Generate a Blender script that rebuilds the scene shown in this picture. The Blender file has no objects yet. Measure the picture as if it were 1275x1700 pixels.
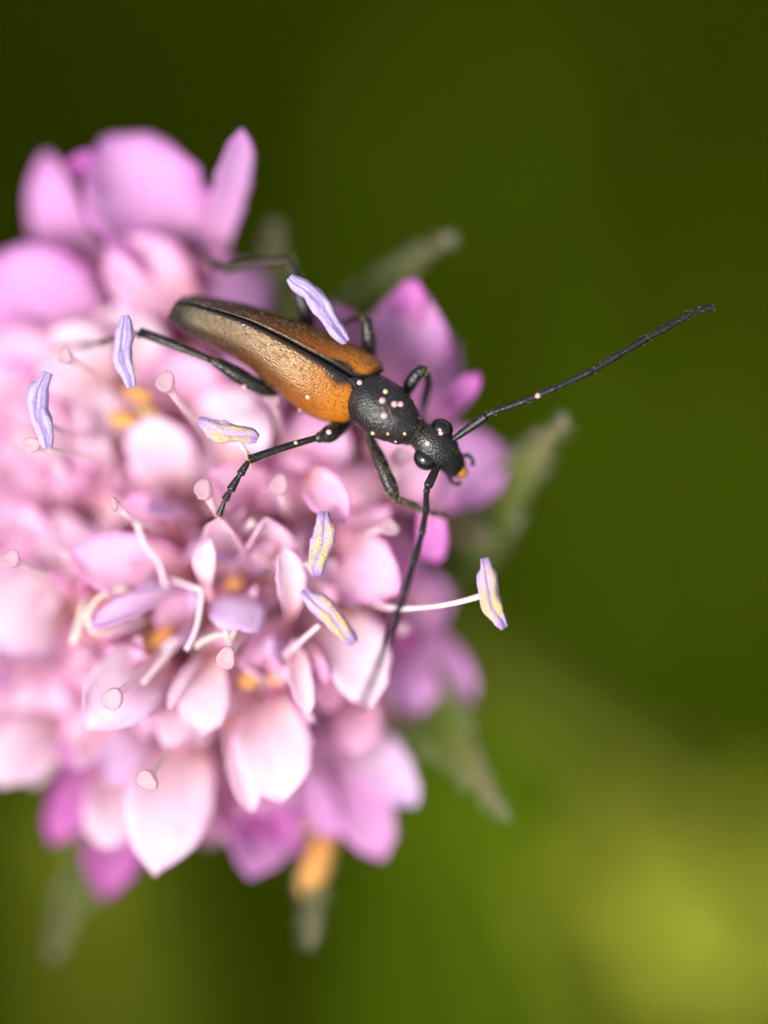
import bpy, bmesh, math, random
from mathutils import Vector, Matrix
from mathutils.bvhtree import BVHTree
random.seed(7)
sc = bpy.context.scene
COL = sc.collection

# ------------------------------------------------------------------ camera, sky, sun, exposure
# one unit is one centimetre; the flower head stands 40 units above the meadow floor
O = Vector((0, 0, 40))                       # middle of the sharp plane
PITCH = math.radians(60)
RI = Vector((1, 0, 0))
FW = Vector((0, math.cos(PITCH), -math.sin(PITCH)))
UP = Vector((0, math.sin(PITCH), math.cos(PITCH)))
S = 700.0                                    # small measuring units per centimetre
DIST = 26.0
cam = bpy.data.cameras.new('camera')
camo = bpy.data.objects.new('camera', cam); COL.objects.link(camo)
camo.location = O - FW * DIST
camo.rotation_euler = (math.radians(90) - PITCH, 0, 0)
cam.sensor_fit = 'VERTICAL'; cam.sensor_height = 36; cam.sensor_width = 27
cam.lens = 36 * DIST / (1700 / S)
cam.clip_start = 0.5; cam.clip_end = 20000
cam.dof.use_dof = True
cam.dof.focus_distance = DIST + 0.012
cam.dof.aperture_fstop = cam.lens / 1000 / (0.17 * DIST)
sc.camera = camo

SUN_TO = (RI * -0.46 + UP * -0.26 - FW * 0.85).normalized()
w = bpy.data.worlds.new('World'); sc.world = w; w.use_nodes = True
nt = w.node_tree; nt.nodes.clear()
sky = nt.nodes.new('ShaderNodeTexSky'); sky.sky_type = 'NISHITA'; sky.sun_disc = False
sky.sun_elevation = math.asin(SUN_TO.z); sky.sun_rotation = math.atan2(SUN_TO.x, SUN_TO.y)
sky.dust_density = 4; sky.air_density = 1.0; sky.ozone_density = 0.6
hs = nt.nodes.new('ShaderNodeHueSaturation'); hs.inputs['Saturation'].default_value = 0.35
bg = nt.nodes.new('ShaderNodeBackground'); bg.inputs['Strength'].default_value = 0.085
wo = nt.nodes.new('ShaderNodeOutputWorld')
nt.links.new(sky.outputs[0], hs.inputs['Color']); nt.links.new(hs.outputs[0], bg.inputs[0]); nt.links.new(bg.outputs[0], wo.inputs[0])
sl = bpy.data.lights.new('sun', 'SUN'); sl.energy = 1.5; sl.angle = math.radians(22); sl.color = (1, 0.97, 0.93)
so = bpy.data.objects.new('sun', sl); COL.objects.link(so); so.location = (-20, -20, 80)
so.rotation_euler = SUN_TO.to_track_quat('Z', 'Y').to_euler()
sc.view_settings.view_transform = 'Standard'; sc.view_settings.look = 'None'
sc.view_settings.gamma = 1; sc.view_settings.use_curve_mapping = False
sc.view_settings.exposure = 1.5
sc.cycles.use_denoising = True
sc.cycles.max_bounces = 12; sc.cycles.transmission_bounces = 8; sc.cycles.sample_clamp_indirect = 6

# ------------------------------------------------------------------ helpers
def V(x, y, d=0.0):
    return Vector((x - 637.5, 850 - y, d))
def world(v):
    return O + (RI * v.x + UP * v.y - FW * v.z) / S
def lerp(a, b, t): return a + (b - a) * t
def sm(a, b, x):
    t = min(1, max(0, (x - a) / (b - a))); return t * t * (3 - 2 * t)

ORIGIN = {}
class MB:
    def __init__(s): s.v = []; s.f = []; s.uv = []
    def vert(s, p, uv=(0, 0)): s.v.append(p.copy()); s.uv.append(uv); return len(s.v) - 1
    def grid(s, rows, closed=False, uv=None):
        n = len(rows); m = len(rows[0]); b = len(s.v)
        for i, r in enumerate(rows):
            for j, p in enumerate(r):
                s.vert(p, uv(i, j) if uv else (j / max(1, m - 1), i / max(1, n - 1)))
        for i in range(n - 1):
            for j in range(m if closed else m - 1):
                k = (j + 1) % m
                s.f.append((b + i*m + j, b + i*m + k, b + (i+1)*m + k, b + (i+1)*m + j))
        return b
    def tube(s, pts, rad, seg=10, sq=None, cap=True, smooth=0, ref=None):
        """lofted tube; rad holds radii or (in-plane, depth) pairs; smooth adds spline steps"""
        R2 = [r if isinstance(r, tuple) else (r, r) for r in rad]
        if smooth:
            P, Q = [], []
            for i in range(len(pts) - 1):
                p0 = pts[max(0, i-1)]; p1 = pts[i]; p2 = pts[i+1]; p3 = pts[min(len(pts)-1, i+2)]
                for k in range(smooth):
                    t = k / smooth
                    P.append(0.5*((2*p1)+(p2-p0)*t+(2*p0-5*p1+4*p2-p3)*t*t+(3*p1-p0-3*p2+p3)*t**3))
                    u = t*t*(3-2*t)
                    Q.append((lerp(R2[i][0], R2[i+1][0], u), lerp(R2[i][1], R2[i+1][1], u)))
            P.append(pts[-1]); Q.append(R2[-1]); pts, R2 = P, Q
        n = len(pts); rows = []; prev = None
        for i, p in enumerate(pts):
            t = (pts[min(n-1, i+1)] - pts[max(0, i-1)])
            t = t.normalized() if t.length > 1e-6 else Vector((1, 0, 0))
            zr = ref or Vector((0, 0, 1))
            a = t.cross(zr)
            if prev is not None and a.length < 0.3: a = prev - t * prev.dot(t)
            elif a.length < 1e-4: a = t.cross(Vector((0, 1, 0)))
            a.normalize()
            if prev is not None and a.dot(prev) < 0: a = -a
            prev = a; c = a.cross(t)
            row = []
            for j in range(seg):
                th = 2*math.pi*j/seg
                k = sq(i/(n-1), th) if sq else 1
                row.append(p + (a*math.cos(th)*R2[i][0] + c*math.sin(th)*R2[i][1])*k)
            rows.append(row)
        b = s.grid(rows, True, lambda i, j: (j/seg, i/(n-1)))
        if cap:
            s.f.append(tuple(b + j for j in reversed(range(seg))))
            s.f.append(tuple(b + (n-1)*seg + j for j in range(seg)))
        return rows
    def ball(s, c, r, nu=14, nv=9, rot=None):
        rr = r if isinstance(r, tuple) else (r, r, r); rows = []
        for i in range(nv + 1):
            ph = math.pi*(0.01 + 0.98*i/nv)
            row = []
            for j in range(nu):
                th = 2*math.pi*j/nu
                q = Vector((rr[0]*math.sin(ph)*math.cos(th), rr[1]*math.sin(ph)*math.sin(th), rr[2]*math.cos(ph)))
                if rot: q = rot @ q
                row.append(c + q)
            rows.append(row)
        b = s.grid(rows, True)
        s.f.append(tuple(b + j for j in range(nu))); s.f.append(tuple(b + nv*nu + j for j in reversed(range(nu))))
    def strand(s, p, dirn, L, r, droop=0.0):
        d = dirn.normalized(); a = d.orthogonal().normalized(); c = d.cross(a)
        b = len(s.v)
        for j in range(3):
            th = 2.094*j; s.vert(p + (a*math.cos(th) + c*math.sin(th))*r)
        m = p + d*L*0.55
        for j in range(3):
            th = 2.094*j; s.vert(m + (a*math.cos(th) + c*math.sin(th))*r*0.75)
        e = s.vert(p + d*L + Vector((0, -droop*L, -droop*L*0.5)))
        for j in range(3):
            k = (j+1) % 3
            s.f.append((b+j, b+k, b+3+k, b+3+j)); s.f.append((b+3+j, b+3+k, e))
    def bvh(s): return BVHTree.FromPolygons(s.v, s.f)
    def build(s, name, mat, parent=None, smooth=True, base=None, solid=0, local=False, recalc=True):
        pts = s.v if local else [world(p) for p in s.v]
        if base is None:
            c = Vector((0, 0, 0))
            for p in pts: c += p
            c /= len(pts)
        else: c = base
        me = bpy.data.meshes.new(name)
        me.from_pydata([p - c for p in pts], [], s.f)
        ul = me.uv_layers.new(name='UVMap')
        for l in me.loops: ul.data[l.index].uv = s.uv[l.vertex_index]
        if recalc:
            bm = bmesh.new(); bm.from_mesh(me); bmesh.ops.recalc_face_normals(bm, faces=bm.faces); bm.to_mesh(me); bm.free()
        if smooth: me.polygons.foreach_set('use_smooth', [True]*len(me.polygons))
        me.materials.append(mat)
        o = bpy.data.objects.new(name, me); COL.objects.link(o)
        if parent: o.parent = parent; o.location = c - ORIGIN[parent.name]
        else: o.location = c
        ORIGIN[o.name] = c
        if solid:
            md = o.modifiers.new('thickness', 'SOLIDIFY'); md.thickness = solid / S; md.offset = 0
        return o
def empty(name, p):
    o = bpy.data.objects.new(name, None); COL.objects.link(o); o.location = p; o.empty_display_size = 0.1
    ORIGIN[o.name] = p.copy() if hasattr(p, 'copy') else Vector(p); return o
def tag(o, label=None, cat=None, group=None, kind=None):
    if label: o['label'] = label
    if cat: o['category'] = cat
    if group: o['group'] = group
    if kind: o['kind'] = kind
    return o

# ------------------------------------------------------------------ materials
class NT:
    def __init__(s, name):
        s.m = bpy.data.materials.new(name); s.m.use_nodes = True; s.t = s.m.node_tree; s.t.nodes.clear()
        s.out = s.n('ShaderNodeOutputMaterial')
    def n(s, typ, **kw):
        x = s.t.nodes.new(typ)
        for k, v in kw.items():
            if k in x.inputs: x.inputs[k].default_value = v
            else: setattr(x, k, v)
        return x
    def l(s, a, b): s.t.links.new(a, b)
    def uv(s): return s.n('ShaderNodeUVMap').outputs[0]
    def sep(s, v):
        x = s.n('ShaderNodeSeparateXYZ'); s.l(v, x.inputs[0]); return x.outputs
    def ramp(s, fac, stops):
        r = s.n('ShaderNodeValToRGB'); e = r.color_ramp.elements
        while len(e) < len(stops): e.new(0.5)
        for i, (p, c) in enumerate(stops):
            e[i].position = p; e[i].color = (*c, 1) if len(c) == 3 else c
        s.l(fac, r.inputs[0]); return r.outputs[0]
    def math(s, op, a, b=None, c=None):
        x = s.n('ShaderNodeMath', operation=op)
        for i, q in enumerate((a, b, c)):
            if q is None: continue
            if isinstance(q, (int, float)): x.inputs[i].default_value = q
            else: s.l(q, x.inputs[i])
        return x.outputs[0]
    def mix(s, fac, a, b, mode='MIX'):
        x = s.n('ShaderNodeMix', data_type='RGBA', blend_type=mode)
        for i, q in ((0, fac), (6, a), (7, b)):
            if isinstance(q, (int, float)): x.inputs[i].default_value = q
            elif isinstance(q, tuple): x.inputs[i].default_value = (*q, 1)
            else: s.l(q, x.inputs[i])
        return x.outputs[2]
    def noise(s, vec, scale, detail=3, rough=0.5, dim='3D'):
        x = s.n('ShaderNodeTexNoise'); x.inputs['Scale'].default_value = scale; x.inputs['Detail'].default_value = detail
        x.inputs['Roughness'].default_value = rough
        if vec: s.l(vec, x.inputs['Vector'])
        return x.outputs[0]
    def obj(s): return s.n('ShaderNodeTexCoord').outputs['Object']
    def bump(s, h, strength=0.3, dist=0.01):
        x = s.n('ShaderNodeBump'); x.inputs['Strength'].default_value = strength; x.inputs['Distance'].default_value = dist
        s.l(h, x.inputs['Height']); return x.outputs[0]
    def princ(s, col, rough=0.5, spec=0.5, bump=None, **kw):
        p = s.n('ShaderNodeBsdfPrincipled')
        for nm, q in (('Base Color', col), ('Roughness', rough), ('Specular IOR Level', spec)):
            if isinstance(q, (int, float)): p.inputs[nm].default_value = q
            elif isinstance(q, tuple): p.inputs[nm].default_value = (*q, 1)
            else: s.l(q, p.inputs[nm])
        for k, q in kw.items(): p.inputs[k.replace('_', ' ')].default_value = q
        if bump: s.l(bump, p.inputs['Normal'])
        s.l(p.outputs[0], s.out.inputs[0]); return p
    def leaf(s, col, tcol, trans=0.4, gloss=0.05, rough=0.45, bump=None):
        d = s.n('ShaderNodeBsdfDiffuse'); t = s.n('ShaderNodeBsdfTranslucent'); g = s.n('ShaderNodeBsdfGlossy', Roughness=rough)
        for nd, q in ((d, col), (t, tcol)):
            if isinstance(q, tuple): nd.inputs[0].default_value = (*q, 1)
            else: s.l(q, nd.inputs[0])
        m = s.n('ShaderNodeMixShader'); m.inputs[0].default_value = trans
        s.l(d.outputs[0], m.inputs[1]); s.l(t.outputs[0], m.inputs[2])
        m2 = s.n('ShaderNodeMixShader')
        lw = s.n('ShaderNodeFresnel'); lw.inputs[0].default_value = 1.35
        s.l(s.math('MULTIPLY', lw.outputs[0], gloss * 10), m2.inputs[0])
        s.l(m.outputs[0], m2.inputs[1]); s.l(g.outputs[0], m2.inputs[2])
        if bump:
            for nd in (d, t, g): s.l(bump, nd.inputs['Normal'])
        s.l(m2.outputs[0], s.out.inputs[0])

def petal_material(name, base, mid, main, tip, rim):
    n = NT(name); u = n.sep(n.uv())
    col = n.ramp(u[1], [(0.0, base), (0.28, mid), (0.62, main), (0.86, main), (1.0, tip)])
    e = n.math('ABSOLUTE', n.math('SUBTRACT', u[0], 0.5))
    rimf = n.math('MULTIPLY', n.math('SMOOTH_MIN', n.math('MAXIMUM', n.math('SUBTRACT', e, 0.40), 0.0), 0.1, 0.02), 7.0)
    col = n.mix(rimf, col, rim)
    oi = n.n('ShaderNodeObjectInfo')
    mp = n.n('ShaderNodeVectorMath', operation='ADD'); n.l(n.obj(), mp.inputs[0])
    cx = n.n('ShaderNodeCombineXYZ'); n.l(n.math('MULTIPLY', oi.outputs['Random'], 37.0), cx.inputs[0]); n.l(cx.outputs[0], mp.inputs[1])
    blot = n.ramp(n.noise(mp.outputs[0], 9, 4, 0.6), [(0.50, (0, 0, 0)), (0.72, (1, 1, 1))])
    col = n.mix(n.math('MULTIPLY', blot, 0.45), col, rim)
    # fine veins running along the petal
    vv = n.n('ShaderNodeCombineXYZ'); n.l(n.math('MULTIPLY', u[0], 26.0), vv.inputs[0]); n.l(n.math('MULTIPLY', u[1], 3.0), vv.inputs[1]); n.l(oi.outputs['Random'], vv.inputs[2])
    ve = n.noise(vv.outputs[0], 1.0, 3, 0.6)
    col = n.mix(n.math('MULTIPLY', n.ramp(ve, [(0.45, (0, 0, 0)), (0.7, (1, 1, 1))]), 0.34), col, rim)
    hv = n.n('ShaderNodeHueSaturation'); n.l(col, hv.inputs['Color'])
    n.l(n.math('MULTIPLY_ADD', oi.outputs['Random'], 0.03, 0.485), hv.inputs['Hue'])
    col = hv.outputs[0]
    cells = n.noise(n.obj(), 140, 2, 0.6)
    b = n.bump(n.math('ADD', n.math('MULTIPLY', ve, 1.0), n.math('MULTIPLY', cells, 0.35)), 0.35, 0.012)
    n.leaf(col, n.mix(0.35, col, (1.0, 0.58, 0.62)), 0.54, 0.03, 0.5, b)
    return n.m
SAL = (0.80, 0.40, 0.32)
MAT = {
 'w': petal_material('petal_pale', SAL, (0.88, 0.63, 0.66), (0.92, 0.79, 0.89), (0.90, 0.70, 0.87), (0.82, 0.48, 0.78)),
 'p': petal_material('petal_pink', SAL, (0.88, 0.54, 0.62), (0.90, 0.62, 0.80), (0.84, 0.48, 0.78), (0.74, 0.26, 0.66)),
 's': petal_material('petal_salmon', (0.76, 0.36, 0.26), (0.87, 0.51, 0.50), (0.90, 0.65, 0.73), (0.88, 0.57, 0.76), (0.82, 0.44, 0.64)),
 'v': petal_material('petal_violet', (0.70, 0.42, 0.52), (0.72, 0.42, 0.66), (0.72, 0.41, 0.73), (0.66, 0.30, 0.68), (0.58, 0.16, 0.58)),
 'm': petal_material('petal_magenta', (0.66, 0.38, 0.48), (0.68, 0.30, 0.60), (0.70, 0.27, 0.66), (0.60, 0.09, 0.52), (0.52, 0.05, 0.46)),
 'l': petal_material('petal_lavender', SAL, (0.82, 0.60, 0.74), (0.81, 0.65, 0.88), (0.72, 0.50, 0.84), (0.60, 0.36, 0.76)),
}
def simple_leaf(name, col, tcol, trans, gloss=0.04, nscale=20, var=None):
    n = NT(name)
    c = n.mix(n.ramp(n.noise(n.obj(), nscale, 4, 0.6), [(0.35, (0, 0, 0)), (0.7, (1, 1, 1))]), col, var or col)
    n.leaf(c, tcol, trans, gloss, 0.4, n.bump(n.noise(n.obj(), nscale*4, 2), 0.25, 0.01)); return n.m
MAT['tube'] = simple_leaf('corolla_tube', (0.86, 0.54, 0.50), (0.92, 0.52, 0.44), 0.5, 0.01, var=(0.88, 0.60, 0.58))
MAT['filament'] = simple_leaf('filament', (0.84, 0.66, 0.74), (0.85, 0.62, 0.7), 0.45, var=(0.86, 0.75, 0.76))
MAT['cream'] = simple_leaf('cream_filament', (0.86, 0.76, 0.70), (0.88, 0.74, 0.64), 0.45)
def stigma_mat():
    n = NT('stigma'); u = n.sep(n.uv())
    col = n.ramp(u[1], [(0.0, (0.90, 0.66, 0.70)), (0.6, (0.90, 0.70, 0.76)), (0.84, (0.84, 0.58, 0.70)), (0.90, (0.58, 0.28, 0.46)), (0.945, (0.66, 0.46, 0.54)), (1.0, (0.70, 0.54, 0.57))])
    n.leaf(col, col, 0.5, 0.07, 0.3, n.bump(n.noise(n.obj(), 90, 2), 0.3, 0.01))
    tr = n.n('ShaderNodeBsdfTransparent'); tr.inputs[0].default_value = (1, 0.93, 0.95, 1); mx = n.n('ShaderNodeMixShader'); mx.inputs[0].default_value = 0.38
    src = n.out.inputs[0].links[0].from_socket; n.l(src, mx.inputs[1]); n.l(tr.outputs[0], mx.inputs[2]); n.l(mx.outputs[0], n.out.inputs[0])
    return n.m
MAT['stigma'] = stigma_mat()
def anther_mat(name, yellow):
    n = NT(name); u = n.sep(n.uv())
    wob = n.math('MULTIPLY', n.math('SUBTRACT', n.noise(n.obj(), 12, 3, 0.6), 0.5), 0.22)
    ph = n.math('ABSOLUTE', n.math('SUBTRACT', n.math('FRACT', n.math('ADD', n.math('ADD', u[0], 0.25), wob)), 0.5))   # 0 at the face turned up
    lil = (0.66, 0.54, 0.80)
    col = n.ramp(ph, [(0.0, (0.76, 0.66, 0.86)), (0.045, (0.36, 0.23, 0.64)), (0.08, (0.66, 0.56, 0.86)), (0.17, lil), (0.24, (0.54, 0.39, 0.72)), (0.5, (0.60, 0.46, 0.76))])
    if yellow:
        col = n.mix(0.4, col, (0.76, 0.50, 0.70))
        g = n.ramp(ph, [(0.02, (0, 0, 0)), (0.06, (1, 1, 1)), (0.14, (1, 1, 1)), (0.20, (0, 0, 0))])
        oi = n.n('ShaderNodeObjectInfo')
        z = n.ramp(n.noise(n.obj(), 9, 2, 0.5), [(0.34, (0, 0, 0)), (0.48, (1, 1, 1))])
        lon = n.ramp(u[1], [(0.12, (0, 0, 0)), (0.3, (1, 1, 1)), (0.8, (1, 1, 1)), (0.92, (0, 0, 0))])
        yl = n.mix(n.noise(n.obj(), 40, 3, 0.7), (0.90, 0.74, 0.36), (0.76, 0.46, 0.14))
        col = n.mix(n.math('MULTIPLY', n.math('MULTIPLY', g, z), lon), col, yl)
        tips = n.ramp(u[1], [(0.0, (1, 1, 1)), (0.14, (0, 0, 0)), (0.84, (0, 0, 0)), (1.0, (1, 1, 1))])
        col = n.mix(n.math('MULTIPLY', tips, 0.7), col, (0.36, 0.16, 0.50))
    gr = n.noise(n.obj(), 130, 3, 0.7)
    st = n.n('ShaderNodeCombineXYZ'); n.l(n.math('MULTIPLY', u[0], 30.0), st.inputs[0]); n.l(n.math('MULTIPLY', u[1], 5.0), st.inputs[1])
    ln = n.noise(st.outputs[0], 1.0, 4, 0.65)
    col = n.mix(n.math('MULTIPLY', n.ramp(ln, [(0.36, (1, 1, 1)), (0.55, (0, 0, 0))]), 0.35), col, (0.38, 0.27, 0.68))
    n.leaf(col, col, 0.3, 0.03, 0.5, n.bump(n.math('ADD', gr, ln), 0.7, 0.015)); return n.m
MAT['anther'] = anther_mat('anther_lilac', False); MAT['anther_y'] = anther_mat('anther_open', True)
MAT['orange'] = simple_leaf('ripe_anther', (0.62, 0.26, 0.07), (0.6, 0.25, 0.06), 0.2, nscale=12, var=(0.70, 0.38, 0.12))
MAT['rosy'] = simple_leaf('floret_bud', (0.70, 0.22, 0.42), (0.7, 0.22, 0.4), 0.3, var=(0.75, 0.34, 0.34))
MAT['tan'] = simple_leaf('withered', (0.52, 0.33, 0.15), (0.5, 0.3, 0.1), 0.2, var=(0.42, 0.22, 0.07))
def bract_mat():
    n = NT('bract'); u = n.sep(n.uv())
    col = n.ramp(u[1], [(0, (0.06, 0.10, 0.012)), (0.65, (0.085, 0.125, 0.020)), (0.92, (0.15, 0.13, 0.06)), (1, (0.24, 0.18, 0.13))])
    col = n.mix(n.ramp(n.noise(n.obj(), 14, 4), [(0.52, (0, 0, 0)), (0.8, (0.8, 0.8, 0.8))]), col, (0.17, 0.10, 0.06))
    n.leaf(col, n.mix(0.5, col, (0.16, 0.22, 0.02)), 0.3, 0.03, 0.5, n.bump(n.noise(n.obj(), 60, 3), 0.4, 0.02)); return n.m
MAT['bract'] = bract_mat()
MAT['stem'] = simple_leaf('stem', (0.135, 0.155, 0.018), (0.15, 0.17, 0.012), 0.2, 0.0, nscale=6, var=(0.155, 0.165, 0.022))
MAT['fuzz'] = simple_leaf('white_hair', (0.62, 0.58, 0.46), (0.62, 0.58, 0.46), 0.5)
def chitin(name, col, rough, scale, strength, spec=0.5):
    n = NT(name)
    vo = n.n('ShaderNodeTexVoronoi', feature='SMOOTH_F1'); vo.inputs['Scale'].default_value = scale; n.l(n.obj(), vo.inputs['Vector'])
    h = n.math('ADD', vo.outputs['Distance'], n.math('MULTIPLY', n.noise(n.obj(), scale*1.7, 3), 0.6))
    c = n.mix(n.ramp(n.noise(n.obj(), 12, 3), [(0.4, (0, 0, 0)), (0.75, (1, 1, 1))]), col, tuple(min(1, q*2.2+0.004) for q in col))
    n.princ(c, rough, spec, n.bump(h, strength, 0.006)); return n.m
MAT['black'] = chitin('black_chitin', (0.006, 0.0055, 0.006), 0.32, 190, 0.40)
MAT['leg'] = chitin('leg_chitin', (0.0055, 0.005, 0.005), 0.32, 140, 0.28, 0.4)
MAT['feeler'] = chitin('antenna_chitin', (0.006, 0.0055, 0.0055), 0.38, 150, 0.25, 0.38)
MAT['legbrown'] = chitin('brown_chitin', (0.018, 0.010, 0.007), 0.45, 110, 0.3, 0.22)
n = NT('eye'); n.princ((0.006, 0.006, 0.007), 0.16, 0.5, n.bump(n.noise(n.obj(), 260, 1), 0.08, 0.004)); MAT['eye'] = n.m
n = NT('mouthpart'); n.princ((0.50, 0.20, 0.03), 0.35, 0.5, None); MAT['mouth'] = n.m
n = NT('claw'); n.princ((0.35, 0.11, 0.02), 0.3, 0.5, None); MAT['claw'] = n.m
n = NT('golden_hair'); n.princ((0.52, 0.40, 0.20), 0.35, 0.6, None); MAT['gold'] = n.m
n = NT('dark_hair'); n.princ((0.30, 0.19, 0.08), 0.35, 0.6, None); MAT['dhair'] = n.m
n = NT('silver_hair'); n.princ((0.42, 0.38, 0.32), 0.35, 0.6, None); MAT['silver'] = n.m
MAT['pol_p'] = simple_leaf('pink_pollen', (0.78, 0.42, 0.48), (0.8, 0.5, 0.5), 0.3, nscale=150, var=(0.85, 0.6, 0.6))
MAT['pol_y'] = simple_leaf('yellow_pollen', (0.70, 0.56, 0.26), (0.75, 0.6, 0.3), 0.3, nscale=150, var=(0.8, 0.7, 0.45))
def elytron_mat():
    n = NT('elytron'); u = n.sep(n.uv()); U, Vv = u[0], u[1]
    wob = n.math('MULTIPLY', n.math('SUBTRACT', n.noise(n.uv(), 6, 3, 0.5), 0.5), 0.16)
    col = n.ramp(Vv, [(0.0, (0.018, 0.010, 0.007)), (0.25, (0.038, 0.018, 0.009)), (0.5, (0.10, 0.033, 0.007)), (0.72, (0.24, 0.070, 0.005)), (0.85, (0.38, 0.115, 0.006)), (1.0, (0.40, 0.125, 0.007))])
    # darker outer margin, ochre shoulder
    col = n.mix(n.ramp(n.math('ADD', U, n.math('MULTIPLY', wob, 0.6)), [(0.74, (0, 0, 0)), (0.97, (1, 1, 1))]), col, (0.035, 0.011, 0.005))
    # black suture, widening behind the shield
    wd = n.ramp(Vv, [(0.0, (0.14,)*3), (0.1, (0.10,)*3), (0.6, (0.07,)*3), (0.74, (0.09,)*3), (0.85, (0.20,)*3), (0.92, (0.15,)*3), (1.0, (0.22,)*3)])
    sut = n.math('SUBTRACT', n.math('ADD', U, wob), wd)
    blk = n.ramp(n.math('MULTIPLY_ADD', sut, 4.0, 0.5), [(0.34, (1, 1, 1)), (0.74, (0, 0, 0))])
    tip = n.ramp(n.math('ADD', Vv, n.math('MULTIPLY', wob, 0.4)), [(0.08, (1, 1, 1)), (0.20, (0, 0, 0))])
    fr = n.ramp(n.math('ADD', Vv, n.math('MULTIPLY', wob, 0.1)), [(0.955, (0, 0, 0)), (0.985, (1, 1, 1))])
    dk = n.math('MINIMUM', n.math('ADD', n.math('ADD', blk, tip), fr), 1.0)
    # fine punctures and strokes running along the wing case
    cv = n.n('ShaderNodeCombineXYZ'); n.l(n.math('MULTIPLY', U, 26.0), cv.inputs[0]); n.l(n.math('MULTIPLY_ADD', Vv, 46.0, n.math('MULTIPLY', U, 9.0)), cv.inputs[1])
    vo = n.n('ShaderNodeTexVoronoi', feature='F1'); vo.inputs['Scale'].default_value = 1.0; vo.inputs['Randomness'].default_value = 0.6
    n.l(cv.outputs[0], vo.inputs['Vector'])
    sv = n.n('ShaderNodeCombineXYZ'); n.l(n.math('MULTIPLY', U, 60.0), sv.inputs[0]); n.l(n.math('MULTIPLY_ADD', Vv, 16.0, n.math('MULTIPLY', U, 5.0)), sv.inputs[1])
    strk = n.noise(sv.outputs[0], 1.0, 3, 0.6)
    pit = n.math('MULTIPLY', n.ramp(vo.outputs['Distance'], [(0.10, (0.2,)*3), (0.45, (1, 1, 1))]), n.ramp(strk, [(0.3, (0.55,)*3), (0.6, (1, 1, 1))]))
    col = n.mix(n.math('MULTIPLY', n.math('SUBTRACT', 1.0, pit), 0.95), col, (0.014, 0.007, 0.005))
    col = n.mix(dk, col, (0.010, 0.0095, 0.011))
    pr = n.princ(col, 0.21, 0.42, n.bump(pit, 0.24, 0.005)); pr.inputs['Specular Tint'].default_value = (1.0, 0.80, 0.54, 1); return n.m
MAT['elytron'] = elytron_mat()

# ------------------------------------------------------------------ the setting: meadow floor and grass far below
def ground_mat():
    n = NT('meadow'); o = n.obj()
    c = n.ramp(n.noise(o, 0.09, 3, 0.5), [(0.34, (0.021, 0.032, 0.0006)), (0.5, (0.031, 0.049, 0.0008)), (0.68, (0.045, 0.070, 0.0012))])
    c = n.mix(n.ramp(n.noise(o, 0.9, 5, 0.7), [(0.45, (0, 0, 0)), (0.7, (0.6, 0.6, 0.6))]), c, (0.046, 0.050, 0.002))
    n.princ(c, 0.9, 0.0, n.bump(n.noise(o, 2.0, 5, 0.7), 0.8, 0.4)); return n.m
mb = MB()
N = 40
for i in range(N + 1):
    for j in range(N + 1):
        a = (i / N * 2 - 1); b = (j / N * 2 - 1)
        x = 3000 * a * abs(a) ** 1.6; y = 3000 * b * abs(b) ** 1.6 + 40
        mb.vert(Vector((x, y, 0.8*math.sin(x*0.31)*math.cos(y*0.27))), (i/N, j/N))
for i in range(N):
    for j in range(N):
        mb.f.append((i*(N+1)+j, (i+1)*(N+1)+j, (i+1)*(N+1)+j+1, i*(N+1)+j+1))
tag(mb.build('meadow_ground', ground_mat(), local=True, base=Vector((0, 40, 0))), kind='structure')
def grass_mat():
    n = NT('grass'); o = n.obj()
    c = n.ramp(n.noise(o, 0.07, 2, 0.5), [(0.35, (0.032, 0.046, 0.0006)), (0.5, (0.046, 0.067, 0.0009)), (0.65, (0.062, 0.090, 0.0012))])
    n.leaf(c, n.mix(0.5, c, (0.085, 0.14, 0.002)), 0.3, 0.0, 0.5); return n.m
mb = MB()
rg = random.Random(3)
for k in range(5200):
    x = rg.uniform(-34, 34); y = rg.uniform(4, 84)
    h = rg.uniform(6, 17); wd = rg.uniform(0.25, 0.7); a = rg.uniform(0, 6.283); ln = rg.uniform(0.15, 0.75) * h
    dx, dy = math.cos(a), math.sin(a); b = len(mb.v)
    for i in range(4):
        t = i / 3; c = Vector((x + dx*ln*t*t, y + dy*ln*t*t, -0.8 + (h+0.8)*t*(1 - 0.25*t)))
        hw = wd*(1 - t**1.5)*0.5 + 0.01
        mb.vert(c + Vector((-dy*hw, dx*hw, 0))); mb.vert(c + Vector((dy*hw, -dx*hw, 0)))
    for i in range(3): mb.f.append((b+2*i, b+2*i+1, b+2*i+3, b+2*i+2))
tag(mb.build('grass', grass_mat(), local=True, recalc=False, base=Vector((0, 40, 0))), 'dark green meadow grass out of focus far below the flower', 'grass', kind='stuff')

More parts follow.
